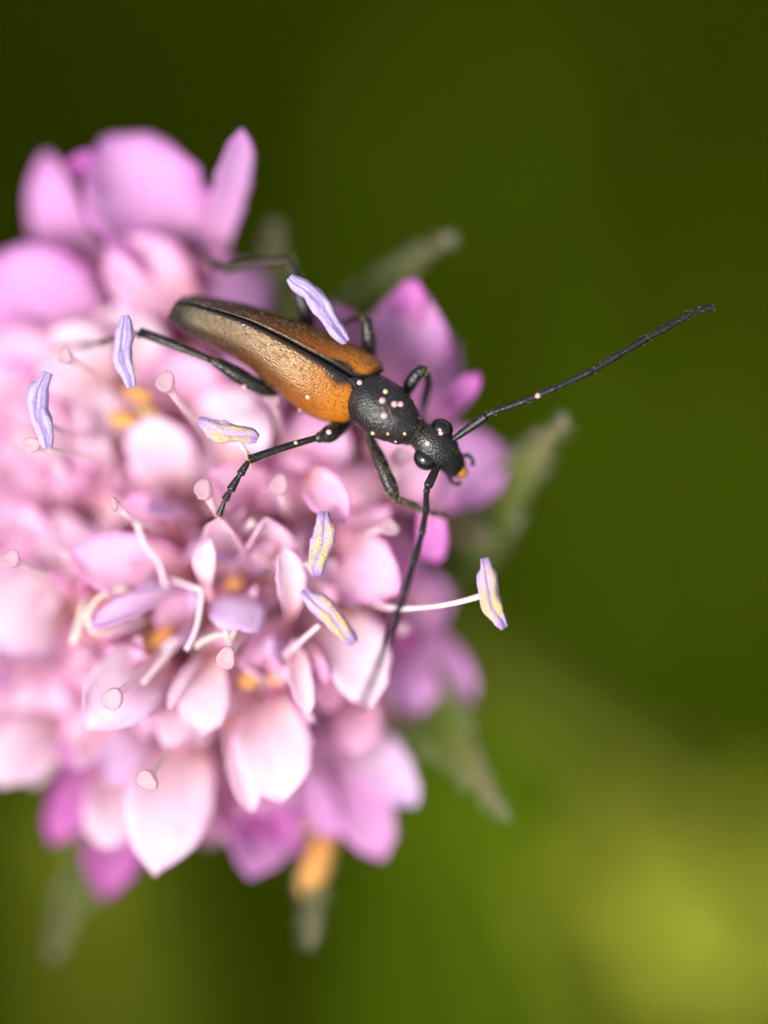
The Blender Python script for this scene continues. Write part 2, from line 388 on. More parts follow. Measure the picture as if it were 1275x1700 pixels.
# ------------------------------------------------------------------ flower head
HEAD = world(V(380, 930, -560))
head = empty('scabious_flower', HEAD)
tag(head, 'pink scabious flower head with hairy green bracts that carries the beetle', 'flower')
def petal_mb(x0, y0, d0, x1, y1, d1, wd, roll=0, cup=0.12, bulge=0.08, curl=0.0, shape='oval', base_w=0.34, seed=0, ruffle=0.05, nl=12, nw=8):
    rnd = random.Random(seed)
    a = V(x0, y0, d0); b = V(x1, y1, d1); ax = b - a; L = ax.length; T = ax.normalized()
    z = Vector((0, 0, 1)); W = T.cross(z)
    if W.length < 0.2: W = T.cross(Vector((0, 1, 0)))
    W.normalize(); Nn = W.cross(T); 
    if Nn.z < 0: Nn = -Nn
    q = Matrix.Rotation(math.radians(roll), 3, T); W = q @ W; Nn = q @ Nn
    ph = [rnd.uniform(0, 6.28) for _ in range(4)]; bend = rnd.uniform(-0.06, 0.06)
    rows = []
    for i in range(nl + 1):
        t = i / nl
        c = a + ax*t + Nn*(bulge*L*4*t*(1-t) - curl*L*t**3) + W*(bend*L*math.sin(t*2.6))
        if shape == 'oval':
            f = lerp(base_w, 1, sm(0, 0.62, t)) * (math.sqrt(max(0, 1 - ((t-0.62)/0.382)**2)) if t > 0.62 else 1)
        elif shape == 'spoon':
            f = lerp(base_w, 1, sm(0.25, 0.72, t)) * (math.sqrt(max(0, 1 - ((t-0.72)/0.281)**2)) if t > 0.72 else 1)
        elif shape == 'taper':
            f = lerp(base_w, 1, sm(0, 0.5, t)) * ((max(0, 1 - ((t-0.5)/0.502)**2))**0.85 if t > 0.5 else 1)
        else:
            f = lerp(0.75, 1, sm(0, 0.25, t)) * (1 - max(0, (t-0.25)/0.752)**1.3)
        f = max(f, 0.02)
        row = []
        for j in range(nw + 1):
            s = j / nw * 2 - 1
            notch = 0
            if t > 0.9 and shape == 'oval': notch = -0.02*L*(1-abs(s))*math.sin(ph[3])
            crk = 0.035*wd*abs(s)**3*f*math.sin(t*31 + ph[2] + 3*s) if shape != 'point' else 0
            e = Nn*(cup*wd*s*s*f + crk) + W*(crk*0.6) + Nn*(ruffle*wd*abs(s)*math.sin(t*9 + ph[0] + s*2)) + W*(ruffle*0.6*wd*s*math.sin(t*7+ph[1]))
            row.append(c + W*(s*wd*0.5*f) + e + T*(notch - 0.03*wd*s*s*f*0))
        rows.append(row)
    m = MB(); m.grid(rows, False, lambda i, j: (j/nw, i/nl)); return m

recept = MB(); recept.ball(V(380, 940, -560), (250, 290, 120), 28, 16)
MAT['recept'] = simple_leaf('receptacle', (0.62, 0.36, 0.26), (0.5, 0.3, 0.2), 0.2, nscale=8, var=(0.50, 0.36, 0.22))
recept.build('receptacle', MAT['recept'], head)
st = MB()
st.tube([V(430, 960, -600), V(500, 940, -760), V(700, 1030, -930), V(1020, 1265, -1350), V(1380, 1560, -2000), V(1900, 2000, -4000), V(2300, 2700, -11500), V(2700, 3700, -19000), V(2900, 5500, -31500)],
        [110, 60, 46, 44, 44, 50, 60, 66, 70], 14, smooth=4)
stem = st.build('stem', MAT['stem'], head)

petals_built = []
def deep(d): return d if d > -70 else -70 + (d + 70) * 1.25
def floret(throat, petals, tube_r=26, root=None, seed=0):
    tx, ty, td = throat; td = deep(td)
    rt = root or (380 + (tx-380)*0.45, 940 + (ty-940)*0.45, -540)
    m = MB(); m.tube([V(*rt), V(lerp(rt[0], tx, 0.6), lerp(rt[1], ty, 0.6), lerp(rt[2], td, 0.55)), V(tx, ty, td)], [tube_r*0.4, tube_r*0.6, tube_r*1.25], 10, cap=False, smooth=3)
    fl = m.build('floret', MAT['tube'], head, solid=1.5)
    for k, p in enumerate(petals):
        p = dict(p); mk = p.pop('m'); p['wd'] *= 0.9; p['d0'] = deep(p['d0']); p['d1'] = deep(p['d1'])
        mbp = petal_mb(**p, seed=seed*31 + k)
        mbp.build('petal', MAT[mk], fl, solid=2.2, recalc=False)
        petals_built.append(mbp)
    return fl
def P(x0, y0, d0, x1, y1, d1, wd, m, **k):
    return dict(x0=x0, y0=y0, d0=d0, x1=x1, y1=y1, d1=d1, wd=wd, m=m, **k)

FL = {}
# the outer florets behind and left of the beetle
FL['A'] = floret((300, 470, -300), [
    P(340, 480, -270, 168, 226, -190, 235, 'v', cup=0.26, bulge=0.10, roll=12, ruffle=0.08),
    P(190, 475, -310, 66, 246, -235, 150, 'v', roll=-38, cup=0.3, shape='taper', base_w=0.7),
    P(330, 520, -230, 170, 405, -190, 150, 'p', bulge=0.16),
    P(345, 440, -190, 395, 212, -100, 70, 'v', roll=24, cup=0.10, base_w=0.72, bulge=-0.06),
    P(215, 310, -225, 104, 262, -172, 74, 'm', roll=25, cup=0.3, base_w=0.6),
    P(330, 560, -240, 420, 440, -260, 130, 'v')], 34, seed=1)
FL['B'] = floret((150, 640, -310), [
    P(190, 610, -290, -40, 440, -220, 250, 'v', bulge=0.16),
    P(160, 660, -290, -60, 590, -190, 220, 'p', bulge=0.12),
    P(190, 640, -260, 215, 500, -190, 175, 'w', bulge=0.10),
    P(150, 690, -270, -20, 740, -190, 190, 'p'),
    P(190, 660, -240, 80, 545, -165, 150, 'w')], 34, seed=2)
FL['C'] = floret((250, 730, -300), [
    P(310, 700, -250, 285, 575, -180, 170, 'p', bulge=0.12),
    P(250, 760, -260, 120, 660, -200, 150, 'w'),
    P(300, 850, -230, 222, 690, -150, 120, 'w', bulge=0.1),
    P(360, 720, -240, 430, 590, -190, 170, 'v'),
    P(320, 760, -240, 410, 640, -180, 130, 'w')], 30, seed=3)
FL['D0'] = floret((420, 790, -230), [
    P(380, 775, -170, 440, 678, -105, 86, 'w', bulge=0.12),
    P(470, 800, -200, 560, 690, -140, 140, 'p'),
    P(450, 830, -170, 350, 780, -100, 95, 'p', cup=0.3),
    P(450, 860, -220, 520, 760, -150, 120, 'p')], 28, seed=4)
FL['R1'] = floret((640, 680, -260), [
    P(640, 660, -240, 690, 458, -140, 172, 'v', bulge=0.12, base_w=0.8, shape='taper'),
    P(680, 720, -230, 735, 545, -200, 120, 'v', roll=25),
    P(722, 712, -190, 800, 620, -120, 48, 'm', cup=0.2),
    P(672, 540, -165, 688, 460, -130, 62, 'm', cup=0.2, base_w=0.7),
    P(560, 640, -200, 550, 500, -140, 120, 'v')], 30, seed=5)
FL['R2'] = floret((640, 830, -250), [
    P(660, 830, -240, 848, 752, -190, 150, 'v', bulge=0.12, base_w=0.7),
    P(600, 850, -220, 720, 740, -170, 150, 'p'),
    P(540, 900, -200, 650, 845, -120, 60, 'p', roll=20, cup=0.25),
    P(640, 850, -210, 672, 985, -190, 110, 'v'),
    P(716, 836, -86, 720, 936, -135, 56, 'm', base_w=0.95)], 30, seed=6)
FL['S1'] = floret((520, 820, -230), [
    P(505, 780, -130, 575, 866, -55, 78, 'p', bulge=0.18, cup=0.25),
    P(500, 830, -180, 420, 800, -130, 80, 'p'),
    P(540, 840, -180, 630, 790, -150, 90, 'p', roll=15)], 26, seed=7)
# the open floret in the middle
FL['D'] = floret((410, 965, -240), [
    P(385, 985, -240, 362, 858, -36, 92, 'w', cup=0.35, bulge=-0.05, roll=-25, base_w=0.6, nl=16, nw=12),
    P(425, 985, -240, 438, 862, -62, 118, 'w', cup=0.35, bulge=-0.05, roll=20, base_w=0.6, nl=16, nw=12),
    P(352, 1000, -120, 352, 896, -52, 46, 'w', roll=-22, cup=0.35, shape='spoon'),
    P(478, 1032, -120, 470, 908, -48, 60, 'w', roll=24, cup=0.2, bulge=0.14),
    P(398, 990, -130, 398, 1046, -45, 112, 'l', cup=-0.2, bulge=0.2, base_w=0.8),
    P(490, 1010, -200, 395, 1108, -110, 60, 'p', roll=-35, cup=0.3)], 30, seed=8)
FL['K'] = floret((310, 960, -210), [
    P(320, 955, -170, 115, 912, -95, 128, 'p', bulge=0.12, cup=0.2, base_w=0.5),
    P(320, 975, -130, 148, 1042, -60, 52, 'l', cup=0.35, roll=30, shape='spoon'),
    P(300, 900, -180, 205, 830, -110, 70, 'p'),
    P(330, 870, -170, 240, 845, -100, 56, 'l', roll=55),
    P(360, 990, -140, 225, 985, -80, 34, 'l', roll=60)], 28, seed=9)
FL['K2'] = floret((250, 1070, -240), [
    P(270, 1085, -190, 140, 1205, -55, 140, 'w', bulge=0.16, cup=0.2, base_w=0.5),
    P(320, 1050, -200, 260, 1000, -120, 90, 'p'),
    P(190, 1060, -230, 100, 1130, -160, 120, 'p'),
    P(345, 1085, -140, 278, 1176, -70, 30, 'w', roll=40, cup=0.4)], 28, seed=10)
FL['L1'] = floret((110, 1020, -300), [
    P(140, 1000, -270, -50, 1045, -150, 160, 'w', bulge=0.14),
    P(140, 1080, -260, -20, 1085, -160, 64, 'l', roll=25),
    P(120, 990, -260, 20, 900, -200, 140, 'p'),
    P(150, 960, -260, 60, 860, -180, 90, 'w'),
    P(130, 1080, -270, 60, 1180, -200, 130, 'p')], 30, seed=11)
FL['L2'] = floret((90, 850, -300), [
    P(92, 850, -230, 84, 760, -140, 38, 'w', cup=0.3, roll=20),
    P(130, 860, -270, 20, 780, -200, 120, 'p'),
    P(150, 850, -260, 160, 760, -210, 130, 'p'),
    P(110, 880, -270, -30, 870, -200, 120, 'p')], 30, seed=12)
FL['E'] = floret((425, 1125, -240), [
    P(352, 1080, -150, 342, 1222, -85, 96, 'w', bulge=0.14, base_w=0.5),
    P(438, 1150, -200, 472, 1334, -75, 142, 'w', bulge=0.16, base_w=0.6),
    P(492, 1062, -130, 516, 1186, -60, 46, 'w', cup=0.3),
    P(512, 1070, -120, 540, 1138, -80, 22, 'p', cup=0.3),
    P(378, 1190, -170, 416, 1350, -90, 58, 'w', cup=0.25, bulge=0.1)], 30, seed=13)
FL['F'] = floret((560, 970, -240), [
    P(535, 915, -190, 662, 990, -85, 125, 'p', bulge=0.16, base_w=0.6),
    P(550, 1020, -200, 614, 1176, -82, 132, 'w', bulge=0.16, base_w=0.6),
    P(510, 970, -160, 555, 930, -110, 46, 'w', roll=30),
    P(520, 880, -160, 558, 1000, -130, 40, 'p', roll=35)], 28, seed=14)
FL['G'] = floret((560, 1180, -290), [
    P(585, 1150, -230, 592, 1256, -150, 96, 'p', base_w=0.6),
    P(535, 1120, -200, 542, 1184, -140, 68, 'p'),
    P(545, 1170, -260, 530, 1245, -200, 74, 'v'),
    P(500, 1150, -250, 520, 1230, -210, 60, 'v')], 26, seed=15)
FL['H'] = floret((680, 1050, -330), [
    P(660, 1010, -280, 755, 995, -230, 120, 'v', bulge=0.15),
    P(680, 1050, -300, 782, 1176, -250, 100, 'v', bulge=0.12, base_w=0.6),
    P(670, 1080, -300, 690, 1195, -245, 108, 'v', bulge=0.12, base_w=0.6),
    P(640, 1010, -260, 690, 1090, -200, 70, 'm'),
    P(650, 960, -270, 720, 1040, -210, 90, 'p')], 28, seed=16)
FL['I'] = floret((580, 1260, -330), [
    P(560, 1240, -300, 640, 1430, -195, 122, 'v', bulge=0.14, base_w=0.5),
    P(590, 1220, -300, 690, 1345, -180, 100, 'l', bulge=0.14, base_w=0.6),
    P(500, 1250, -300, 560, 1396, -200, 76, 'v', base_w=0.5, roll=15),
    P(540, 1220, -300, 600, 1310, -250, 110, 'v')], 28, seed=17)
FL['J'] = floret((440, 1340, -330), [
    P(455, 1330, -280, 368, 1380, -235, 96, 'm', cup=0.35),
    P(440, 1350, -300, 415, 1464, -195, 132, 'v', cup=0.3, base_w=0.7),
    P(440, 1320, -290, 498, 1424, -215, 62, 'm', cup=0.35),
    P(450, 1300, -280, 460, 1400, -260, 100, 'm')], 26, seed=18)
FL['M'] = floret((260, 1230, -280), [
    P(318, 1225, -230, 264, 1456, -110, 158, 'w', bulge=0.14, base_w=0.6),
    P(312, 1140, -180, 280, 1246, -110, 74, 'w'),
    P(240, 1200, -220, 168, 1300, -150, 100, 'l'),
    P(210, 1270, -260, 172, 1416, -170, 126, 'w', base_w=0.6)], 30, seed=19)
FL['N'] = floret((170, 1290, -340), [
    P(160, 1220, -310, 72, 1406, -230, 86, 'm', base_w=0.6),
    P(190, 1360, -320, 164, 1502, -235, 106, 'm', cup=0.3, base_w=0.6),
    P(230, 1340, -320, 200, 1450, -270, 90, 'm')], 26, seed=20)
FL['O'] = floret((110, 1190, -330), [
    P(130, 1205, -290, -40, 1305, -185, 112, 'w', bulge=0.14, base_w=0.5),
    P(110, 1150, -290, -30, 1190, -210, 130, 'p'),
    P(150, 1170, -270, 120, 1250, -210, 90, 'p')], 28, seed=21)

# the closely packed florets underneath
rf = random.Random(11)
GA = 2.399963
for k in range(58):
    r = math.sqrt((k + 0.5) / 58) * 0.82; th = k * GA
    cx = 300 + 460 * r * math.cos(th); cy = 930 + 530 * r * math.sin(th)
    cd = -205 - 170 * r * r
    ps = []
    for q in range(4):
        a2 = rf.uniform(-0.5, 0.5) + q * math.pi / 2
        L = rf.uniform(55, 95); out = math.cos(a2 - th); L *= 1 + 0.25 * out * r
        ex = cx + L*math.cos(a2); ey = cy + L*math.sin(a2)
        ps.append(P(cx + 10*math.cos(a2), cy + 10*math.sin(a2), cd - 30, ex, ey, cd + rf.uniform(5, 45) - 60*r*out, rf.uniform(34, 66), rf.choice('sssppw') if r < 0.62 else rf.choice('sppvv'), cup=rf.uniform(0.1, 0.45), bulge=rf.uniform(0.02, 0.25), roll=rf.uniform(-30, 30), nl=8, nw=6))
    floret((cx, cy, cd - 20), ps, 20, seed=100 + k)
# narrow half-opened lobes standing up among the open florets
for k in range(26):
    a2 = rf.uniform(0, 6.283); rr_ = math.sqrt(rf.random())*0.62
    cx = 330 + 400*rr_*math.cos(a2); cy = 985 + 330*rr_*math.sin(a2); ps = []
    for q in range(rf.choice((2, 3))):
        an = rf.uniform(0, 6.283); L = rf.uniform(45, 85)
        ps.append(P(cx, cy, -170, cx + L*math.cos(an), cy + L*math.sin(an), rf.uniform(-125, -85), rf.uniform(18, 36), rf.choice('wwppl'), cup=rf.uniform(0.3, 0.6), bulge=rf.uniform(-0.1, 0.2), roll=rf.uniform(-60, 60), nl=9, nw=6))
    floret((cx, cy, -180), ps, 14, seed=300 + k)

# narrow lobes crowding the left side and the lower edge
for k in range(30):
    an = lerp(0.25, 1.25, (k % 15)/14)*math.pi + rf.uniform(-0.1, 0.1); rad = rf.uniform(0.40, 0.80)
    cx = 300 + 440*rad*math.cos(an); cy = 930 + 520*rad*math.sin(an); cd = -150 - 120*rad*rad; ps = []
    for q in range(4):
        a2 = an + (q - 1.5)*rf.uniform(0.5, 0.9); L = rf.uniform(60, 105)
        ps.append(P(cx, cy, cd - 60, cx + L*math.cos(a2), cy + L*math.sin(a2), cd + rf.uniform(-25, 25), rf.uniform(34, 58), rf.choice('wwpps') if rad < 0.65 else rf.choice('wppv'), cup=rf.uniform(0.1, 0.4), bulge=rf.uniform(0.05, 0.25), roll=rf.uniform(-35, 35), nl=9, nw=6))
    floret((cx, cy, cd - 70), ps, 18, seed=400 + k)

# buds and ripe anthers in the throats
def near(x, y):
    best = None
    for o in FL.values():
        p = ORIGIN[o.name]; q = world(V(x, y, -250)); d = (p - q).length
        if best is None or d < best[0]: best = (d, o)
    return best[1]
def blob(name, x, y, d, r, mk, L=0, ang=0):
    m = MB(); rot = Matrix.Rotation(math.radians(ang), 3, 'Z')
    m.ball(V(x, y, d), (r + L, r, r), 14, 9, rot); m.build(name, MAT[mk], near(x, y))
blob('ripe_anther', 384, 972, -150, 13, 'orange', 8, 30)
blob('floret_bud', 432, 922, -150, 16, 'orange', 4); blob('floret_bud', 448, 905, -140, 12, 'rosy', 3)
blob('floret_bud', 368, 985, -140, 11, 'rosy', 3); blob('floret_bud', 424, 992, -140, 13, 'rosy', 5, 30)
blob('ripe_anther', 410, 1132, -150, 15, 'orange', 5, 10); blob('ripe_anther', 458, 1128, -150, 12, 'orange', 4, 60)
blob('floret_bud', 454, 1150, -150, 12, 'rosy', 2)
blob('ripe_anther', 245, 1070, -150, 14, 'orange', 38, 34)
blob('ripe_anther', 226, 652, -160, 11, 'orange', 18, -12); blob('ripe_anther', 202, 694, -150, 15, 'orange', 10, -5)
blob('ripe_anther', 240, 680, -170, 12, 'tan', 14, -20)

# styles with their cup-shaped stigmas
def style(tip, mid, root, r=12, face=(0, 0, 1)):
    a, b, c = V(*tip), V(*mid), V(*root); r *= 0.9 + 0.12*math.sin(tip[0]*1.7)
    m = MB(); ax = (a - b).normalized(); ff = (ax*0.55 + Vector(face)).normalized()
    pts = [c, c*0.5 + b*0.5 + (b - c).orthogonal().normalized()*4, b, b*0.45 + a*0.55, a - ax*r*0.55]
    rows = m.tube(pts, [5.5, 5.5, 6, 7, r*0.92], 14, cap=False, smooth=4)
    # oblique rim and shallow cup
    b0 = len(m.v) - 14; ring = rows[-1]
    cen = sum(ring, Vector())/14
    u = ff.orthogonal().normalized(); vv = ff.cross(u)
    def basis(p, R, h):
        q = p - cen; q = q - ff*q.dot(ff); q.normalize(); an = math.atan2(q.dot(u), q.dot(vv)); ec = 1 + 0.10*math.sin(3*an + tip[0]) + 0.12*math.sin(2*an + tip[1]); return a + q*R*ec + ff*h
    prev = b0
    for R, h, tv in ((r*1.08, -r*0.15, 0.9), (r*1.06, r*0.14, 0.93), (r*0.92, r*0.2, 0.96), (r*0.5, r*0.05, 0.99)):
        n0 = len(m.v)
        for j in range(14): m.vert(basis(ring[j], R, h), (j/14, tv))
        for j in range(14):
            k2 = (j+1) % 14; m.f.append((prev+j, prev+k2, n0+k2, n0+j))
        prev = n0
    m.f.append(tuple(prev + j for j in range(14)))
    # rescale lengthwise coordinate of the shaft
    for i in range(b0 + 14): m.uv[i] = (m.uv[i][0], m.uv[i][1]*0.86)
    m.build('style', MAT['stigma'], near(root[0], root[1]))
for t in [((274, 634, 0), (300, 672, -45), (372, 770, -230), 16), ((106, 591, -40), (142, 612, -80), (215, 690, -280), 15),
          ((52, 738, -8), (96, 750, -50), (210, 775, -250), 14), ((17, 928, 0), (52, 944, -50), (150, 985, -270), 18, (0.2, 0.1, 1)),
          ((188, 836, -10), (216, 858, -35), (290, 905, -200), 13, (-1.6, -0.6, 0.6)), ((337, 812, -5), (356, 846, -35), (392, 915, -200), 17, (-0.9, 0.2, 1)),
          ((463, 804, -45), (471, 838, -90), (486, 900, -230), 15), ((647, 875, -60), (612, 884, -100), (552, 915, -240), 15),
          ((375, 1093, -15), (392, 1070, -60), (432, 1020, -230), 18), ((186, 1161, 0), (214, 1136, -30), (300, 1045, -230), 18, (-0.3, -0.2, 1)),
          ((244, 1296, 0), (262, 1270, -50), (310, 1205, -260), 18, (-0.3, -0.2, 1)), ((450, 662, -75), (462, 696, -100), (470, 780, -240), 16),
          ((666, 757, -75), (656, 792, -110), (640, 840, -250), 15), ((668, 1046, -130), (660, 1040, -170), (640, 1030, -280), 14)]:
    style(*t)

# stamens: filament and anther
def anther(pts, w0, mk, owner):
    m = MB(); rn = random.Random(int(pts[0].x*7 + pts[0].y))
    p1, p2, p3, tw, t0 = [rn.uniform(0, 6.28) for _ in range(3)] + [rn.uniform(-0.7, 0.7), rn.uniform(-0.35, 0.35)]
    def sq(t, th):
        g = 0
        c0 = math.pi/2 + t0 + tw*(t - 0.5)
        for c, dp, wd in ((c0, 0.46, 0.24), (c0 + 1.25, 0.20, 0.16), (c0 - 1.1, 0.16, 0.14), (c0 + math.pi, 0.3, 0.4)):
            dl = (th - c + math.pi) % (2*math.pi) - math.pi
            g += dp*math.exp(-(dl/wd)**2)
        lump = 0.10*math.sin(t*9 + p1 + 2*math.sin(th + p2)) + 0.07*math.sin(t*17 + 2*th + p3)
        return (1 - g)*(1 + lump)
    n0 = len(pts); prof = [0.42, 0.66, 0.92, 1.0, 0.93, 0.84, 0.74, 0.46]; full = []
    side = (pts[-1] - pts[0]).cross(Vector((0, 0, 1))).normalized()
    for i in range(8):
        f = i/7*(n0-1); k = min(n0-2, int(f)); full.append(pts[k].lerp(pts[k+1], f-k) + side*w0*0.16*math.sin(i*1.1 + p1))
    m.tube(full, [(w0*p*(1 + 0.08*math.sin(i*2.1 + p2)), w0*p*0.7) for i, p in enumerate(prof)], 30, sq=sq, smooth=5)
    for i, p in enumerate(m.v):
        m.v[i] = p + Vector((rn.uniform(-1, 1), rn.uniform(-1, 1), rn.uniform(-1, 1)))*w0*0.025
    return m.build('anther', MAT[mk], owner)
def filament(pts, r, owner, mk='filament'):
    m = MB(); r *= 0.82; m.tube([V(*p) for p in pts], [r*1.15] + [r]*(len(pts)-2) + [r*0.8], 10, smooth=6); m.build('filament', MAT[mk], owner)
def stamen(ap, w0, mk, fp, r=5):
    ow = near(fp[-1][0], fp[-1][1]); anther([V(*p) for p in ap], w0, mk, ow); filament(fp, r, ow)
stamen([(77, 618, 4), (66, 645, 4), (64, 675, 0), (72, 710, 0), (77, 744, 0)], 19, 'anther', [(72, 690, -4), (90, 710, -60), (140, 730, -200), (190, 740, -300)])
stamen([(208, 524, 6), (204, 555, 6), (208, 600, 4), (215, 643, 2)], 17, 'anther', [(208, 585, 2), (214, 600, -50), (225, 640, -180), (240, 700, -290)])
stamen([(328, 700, -12), (360, 712, -10), (395, 721, -10), (428, 729, -12)], 18, 'anther_y', [(392, 728, -16), (412, 757, -45), (425, 800, -220)])
stamen([(482, 459, 0), (512, 484, 4), (540, 520, 4), (576, 566, -22)], 17, 'anther', [(535, 508, -4), (545, 520, -80), (560, 560, -170), (600, 660, -250)])
stamen([(541, 850, -22), (536, 885, -20), (529, 925, -22), (526, 956, -26)], 20, 'anther_y', [(528, 930, -26), (505, 935, -70), (498, 895, -120), (505, 840, -220)])
stamen([(505, 978, -48), (530, 1005, -40), (560, 1035, -40), (590, 1066, -48)], 19, 'anther_y', [(530, 1038, -50), (505, 1060, -70), (470, 1090, -120), (440, 1110, -230)])
stamen([(806, 926, 0), (806, 960, 3), (818, 1004, 3), (836, 1043, 0)], 18, 'anther_y', [(803, 988, -2), (755, 1001, -8), (700, 1009, -30), (640, 1008, -90), (565, 980, -230)], 6)
ow = FL['K']
filament([(208, 977, -100), (168, 988, -92), (146, 1015, -90), (146, 1040, -95), (166, 1052, -105), (240, 1030, -150)], 5, ow, 'cream')
filament([(222, 860, -80), (240, 905, -90), (262, 935, -95), (276, 975, -105), (310, 980, -200)], 5.5, ow)
filament([(308, 1080, -60), (326, 1040, -62), (333, 985, -72), (318, 975, -84), (280, 962, -110)], 5, ow)
filament([(322, 1075, -80), (345, 1060, -80), (385, 1052, -90), (410, 1060, -150)], 6, FL['D'], 'cream')
filament([(372, 1040, -60), (378, 1065, -70), (388, 1085, -120), (410, 1080, -210)], 3.5, FL['D'], 'cream')
filament([(392, 1042, -60), (384, 1062, -75), (390, 1085, -140)], 3, FL['D'], 'cream')
filament([(118, 1070, -110), (128, 1040, -115), (138, 1000, -140), (150, 985, -260)], 8, FL['L1'], 'cream')
filament([(420, 865, -80), (390, 905, -140), (405, 960, -240)], 7, FL['D'], 'filament')
filament([(235, 1135, -60), (300, 1060, -120), (330, 1020, -230)], 7, FL['K2'], 'filament')
for (a, b) in [((640, 800, -130), (560, 850, -230)), ((632, 830, -140), (560, 860, -230)), ((655, 812, -140), (570, 830, -230)), ((660, 1188, -190), (600, 1120, -290)), ((655, 1170, -200), (600, 1110, -290))]:
    m = MB(); m.tube([V(*b), V((a[0]+b[0])/2, (a[1]+b[1])/2 - 4, (a[2]+b[2])/2), V(*a)], [2.2, 1.8, 0.6], 6, smooth=3); m.build('bristle', MAT['fuzz'], near(a[0], a[1]))

# bracts round the head, with soft hairs
def bract(x0, y0, d0, x1, y1, d1, wd, roll=0, curl=0.0, nh=260, seed=0, hl=40, **k):
    m = petal_mb(x0, y0, d0, x1, y1, d1, wd*0.74, roll=roll, cup=0.22, bulge=0.10, curl=curl, shape='point', seed=seed, ruffle=0.05, nl=14, nw=6)
    b = m.build('bract', MAT['bract'], head, solid=5, recalc=False)
    rr = random.Random(seed); h = MB(); ax = (V(x1, y1, d1) - V(x0, y0, d0)).normalized()
    for _ in range(nh):
        i = min(13, int(14 * rr.random()**0.8)); j = rr.choice((0, 6, rr.randint(0, 6)))
        p = m.v[i*7 + j].lerp(m.v[(i+1)*7 + j], rr.random())
        side = (m.v[i*7+j] - m.v[i*7+3])
        dr = ax*0.6 + (side.normalized() if side.length > 1 else Vector((0, 0, 0)))*0.9 + Vector((rr.uniform(-.4, .4), rr.uniform(-.4, .4), rr.uniform(-.2, .7)))
        h.strand(p, dr, rr.uniform(0.4, 1)*hl, 0.5)
    for _ in range(18):
        h.strand(m.v[14*7 + 3] - ax*rr.uniform(0, 25), ax + Vector((rr.uniform(-.5, .5), rr.uniform(-.5, .5), rr.uniform(-.3, .5))), rr.uniform(14, 34), 0.6)
    ho = h.build('hair', MAT['fuzz'], b, recalc=False); tag(ho, kind='stuff')
bract(560, 600, -430, 722, 393, -200, 105, roll=-25, seed=1, curl=0.10)
bract(700, 900, -430, 932, 690, -160, 190, roll=12, seed=2)
bract(680, 1080, -440, 842, 1350, -165, 150, roll=15, seed=3)
bract(490, 1300, -430, 506, 1572, -210, 74, seed=4)
bract(200, 1330, -450, 82, 1592, -350, 84, seed=5)
bract(470, 600, -430, 466, 372, -300, 80, seed=6)
bract(640, 850, -430, 806, 898, -250, 150, roll=-30, seed=7)
bract(640, 1060, -430, 748, 1245, -280, 110, seed=8)
bract(60, 600, -470, -150, 420, -400, 110, seed=9, nh=40); bract(20, 1000, -470, -240, 1050, -400, 110, seed=10, nh=40)
# withered floret hanging below
m = MB(); m.tube([V(560, 1300, -330), V(528, 1352, -290), V(500, 1392, -270)], [8, 15, 13], 12, smooth=4); w1 = m.build('withered_floret', MAT['tan'], head)
m = MB(); m.tube([V(548, 1390, -290), V(534, 1420, -275), V(518, 1466, -265), V(508, 1496, -262)], [12, 22, 24, 14], 12, smooth=4); w2 = m.build('withered_floret', MAT['orange'], head)
m = MB(); m.tube([V(560, 1320, -330), V(552, 1360, -300), V(546, 1394, -290)], [8, 9, 10], 8, smooth=3); m.build('stalk', MAT['tan'], w2)

# ------------------------------------------------------------------ beetle
BE = world(V(560, 630, -110))
beetle = empty('beetle', BE)
tag(beetle, 'slender black and orange-brown longhorn beetle standing on the flower head', 'beetle')
# trunk: abdomen, thorax, shield and head in one skin
bd = MB()
TR = [(284, 521, -78, 3, 3), (300, 521, -80, 14, 12), (340, 532, -72, 26, 20), (400, 554, -64, 38, 26), (460, 584, -58, 50, 30), (520, 616, -56, 58, 34), (560, 642, -50, 56, 38),
      (586, 652, -46, 45, 36), (597, 656, -40, 38, 33), (604, 659, -36, 42, 39), (616, 665, -32, 47, 45), (636, 680, -28, 48.5, 48), (655, 694, -28, 44, 46), (671, 706, -31, 36, 39), (683, 713, -35, 27.5, 30),
      (688, 716, -36, 27, 29), (691, 718, -37, 23, 24), (697, 722, -37, 23, 24), (707, 728, -35, 29, 29), (720, 738, -34, 35, 32), (734, 750, -39, 32, 30), (744, 760, -47, 25, 25), (752, 770, -57, 22, 21), (758, 777, -66, 19, 17), (763, 783, -73, 12, 11), (765, 786, -77, 4, 4)]
bd.tube([V(*q[:3]) for q in TR], [(q[3], q[4]) for q in TR], 40, smooth=3)
body_bvh = bd.bvh()
body = bd.build('body', MAT['black'], beetle)

# elytra
EU = [(0, 303, 490), (.08, 332, 490), (.2, 392, 501), (.35, 450, 517), (.5, 505, 535), (.65, 555, 556), (.8, 597, 575), (.9, 621, 590), (.965, 634, 605), (1, 637, 617)]
ES = [(0, 289, 502), (.08, 314, 502), (.2, 358, 514), (.35, 412, 532), (.5, 464, 557), (.65, 514, 584), (.8, 552, 605), (.9, 575, 619), (.965, 590, 629), (1, 599, 636)]
EL = [(0, 276, 526), (.08, 302, 548), (.2, 352, 574), (.35, 408, 607), (.5, 451, 643), (.65, 490, 675), (.8, 530, 696), (.9, 560, 703), (.965, 579, 698), (1, 589, 682)]
DS = [(0, -62), (.08, -46), (.2, -30), (.35, -14), (.5, -5), (.65, 0), (.8, 0), (.9, -4), (.965, -10), (1, -22)]
DW = [(0, 20), (.08, 34), (.2, 44), (.35, 54), (.5, 60), (.65, 64), (.8, 64), (.9, 58), (.965, 48), (1, 34)]
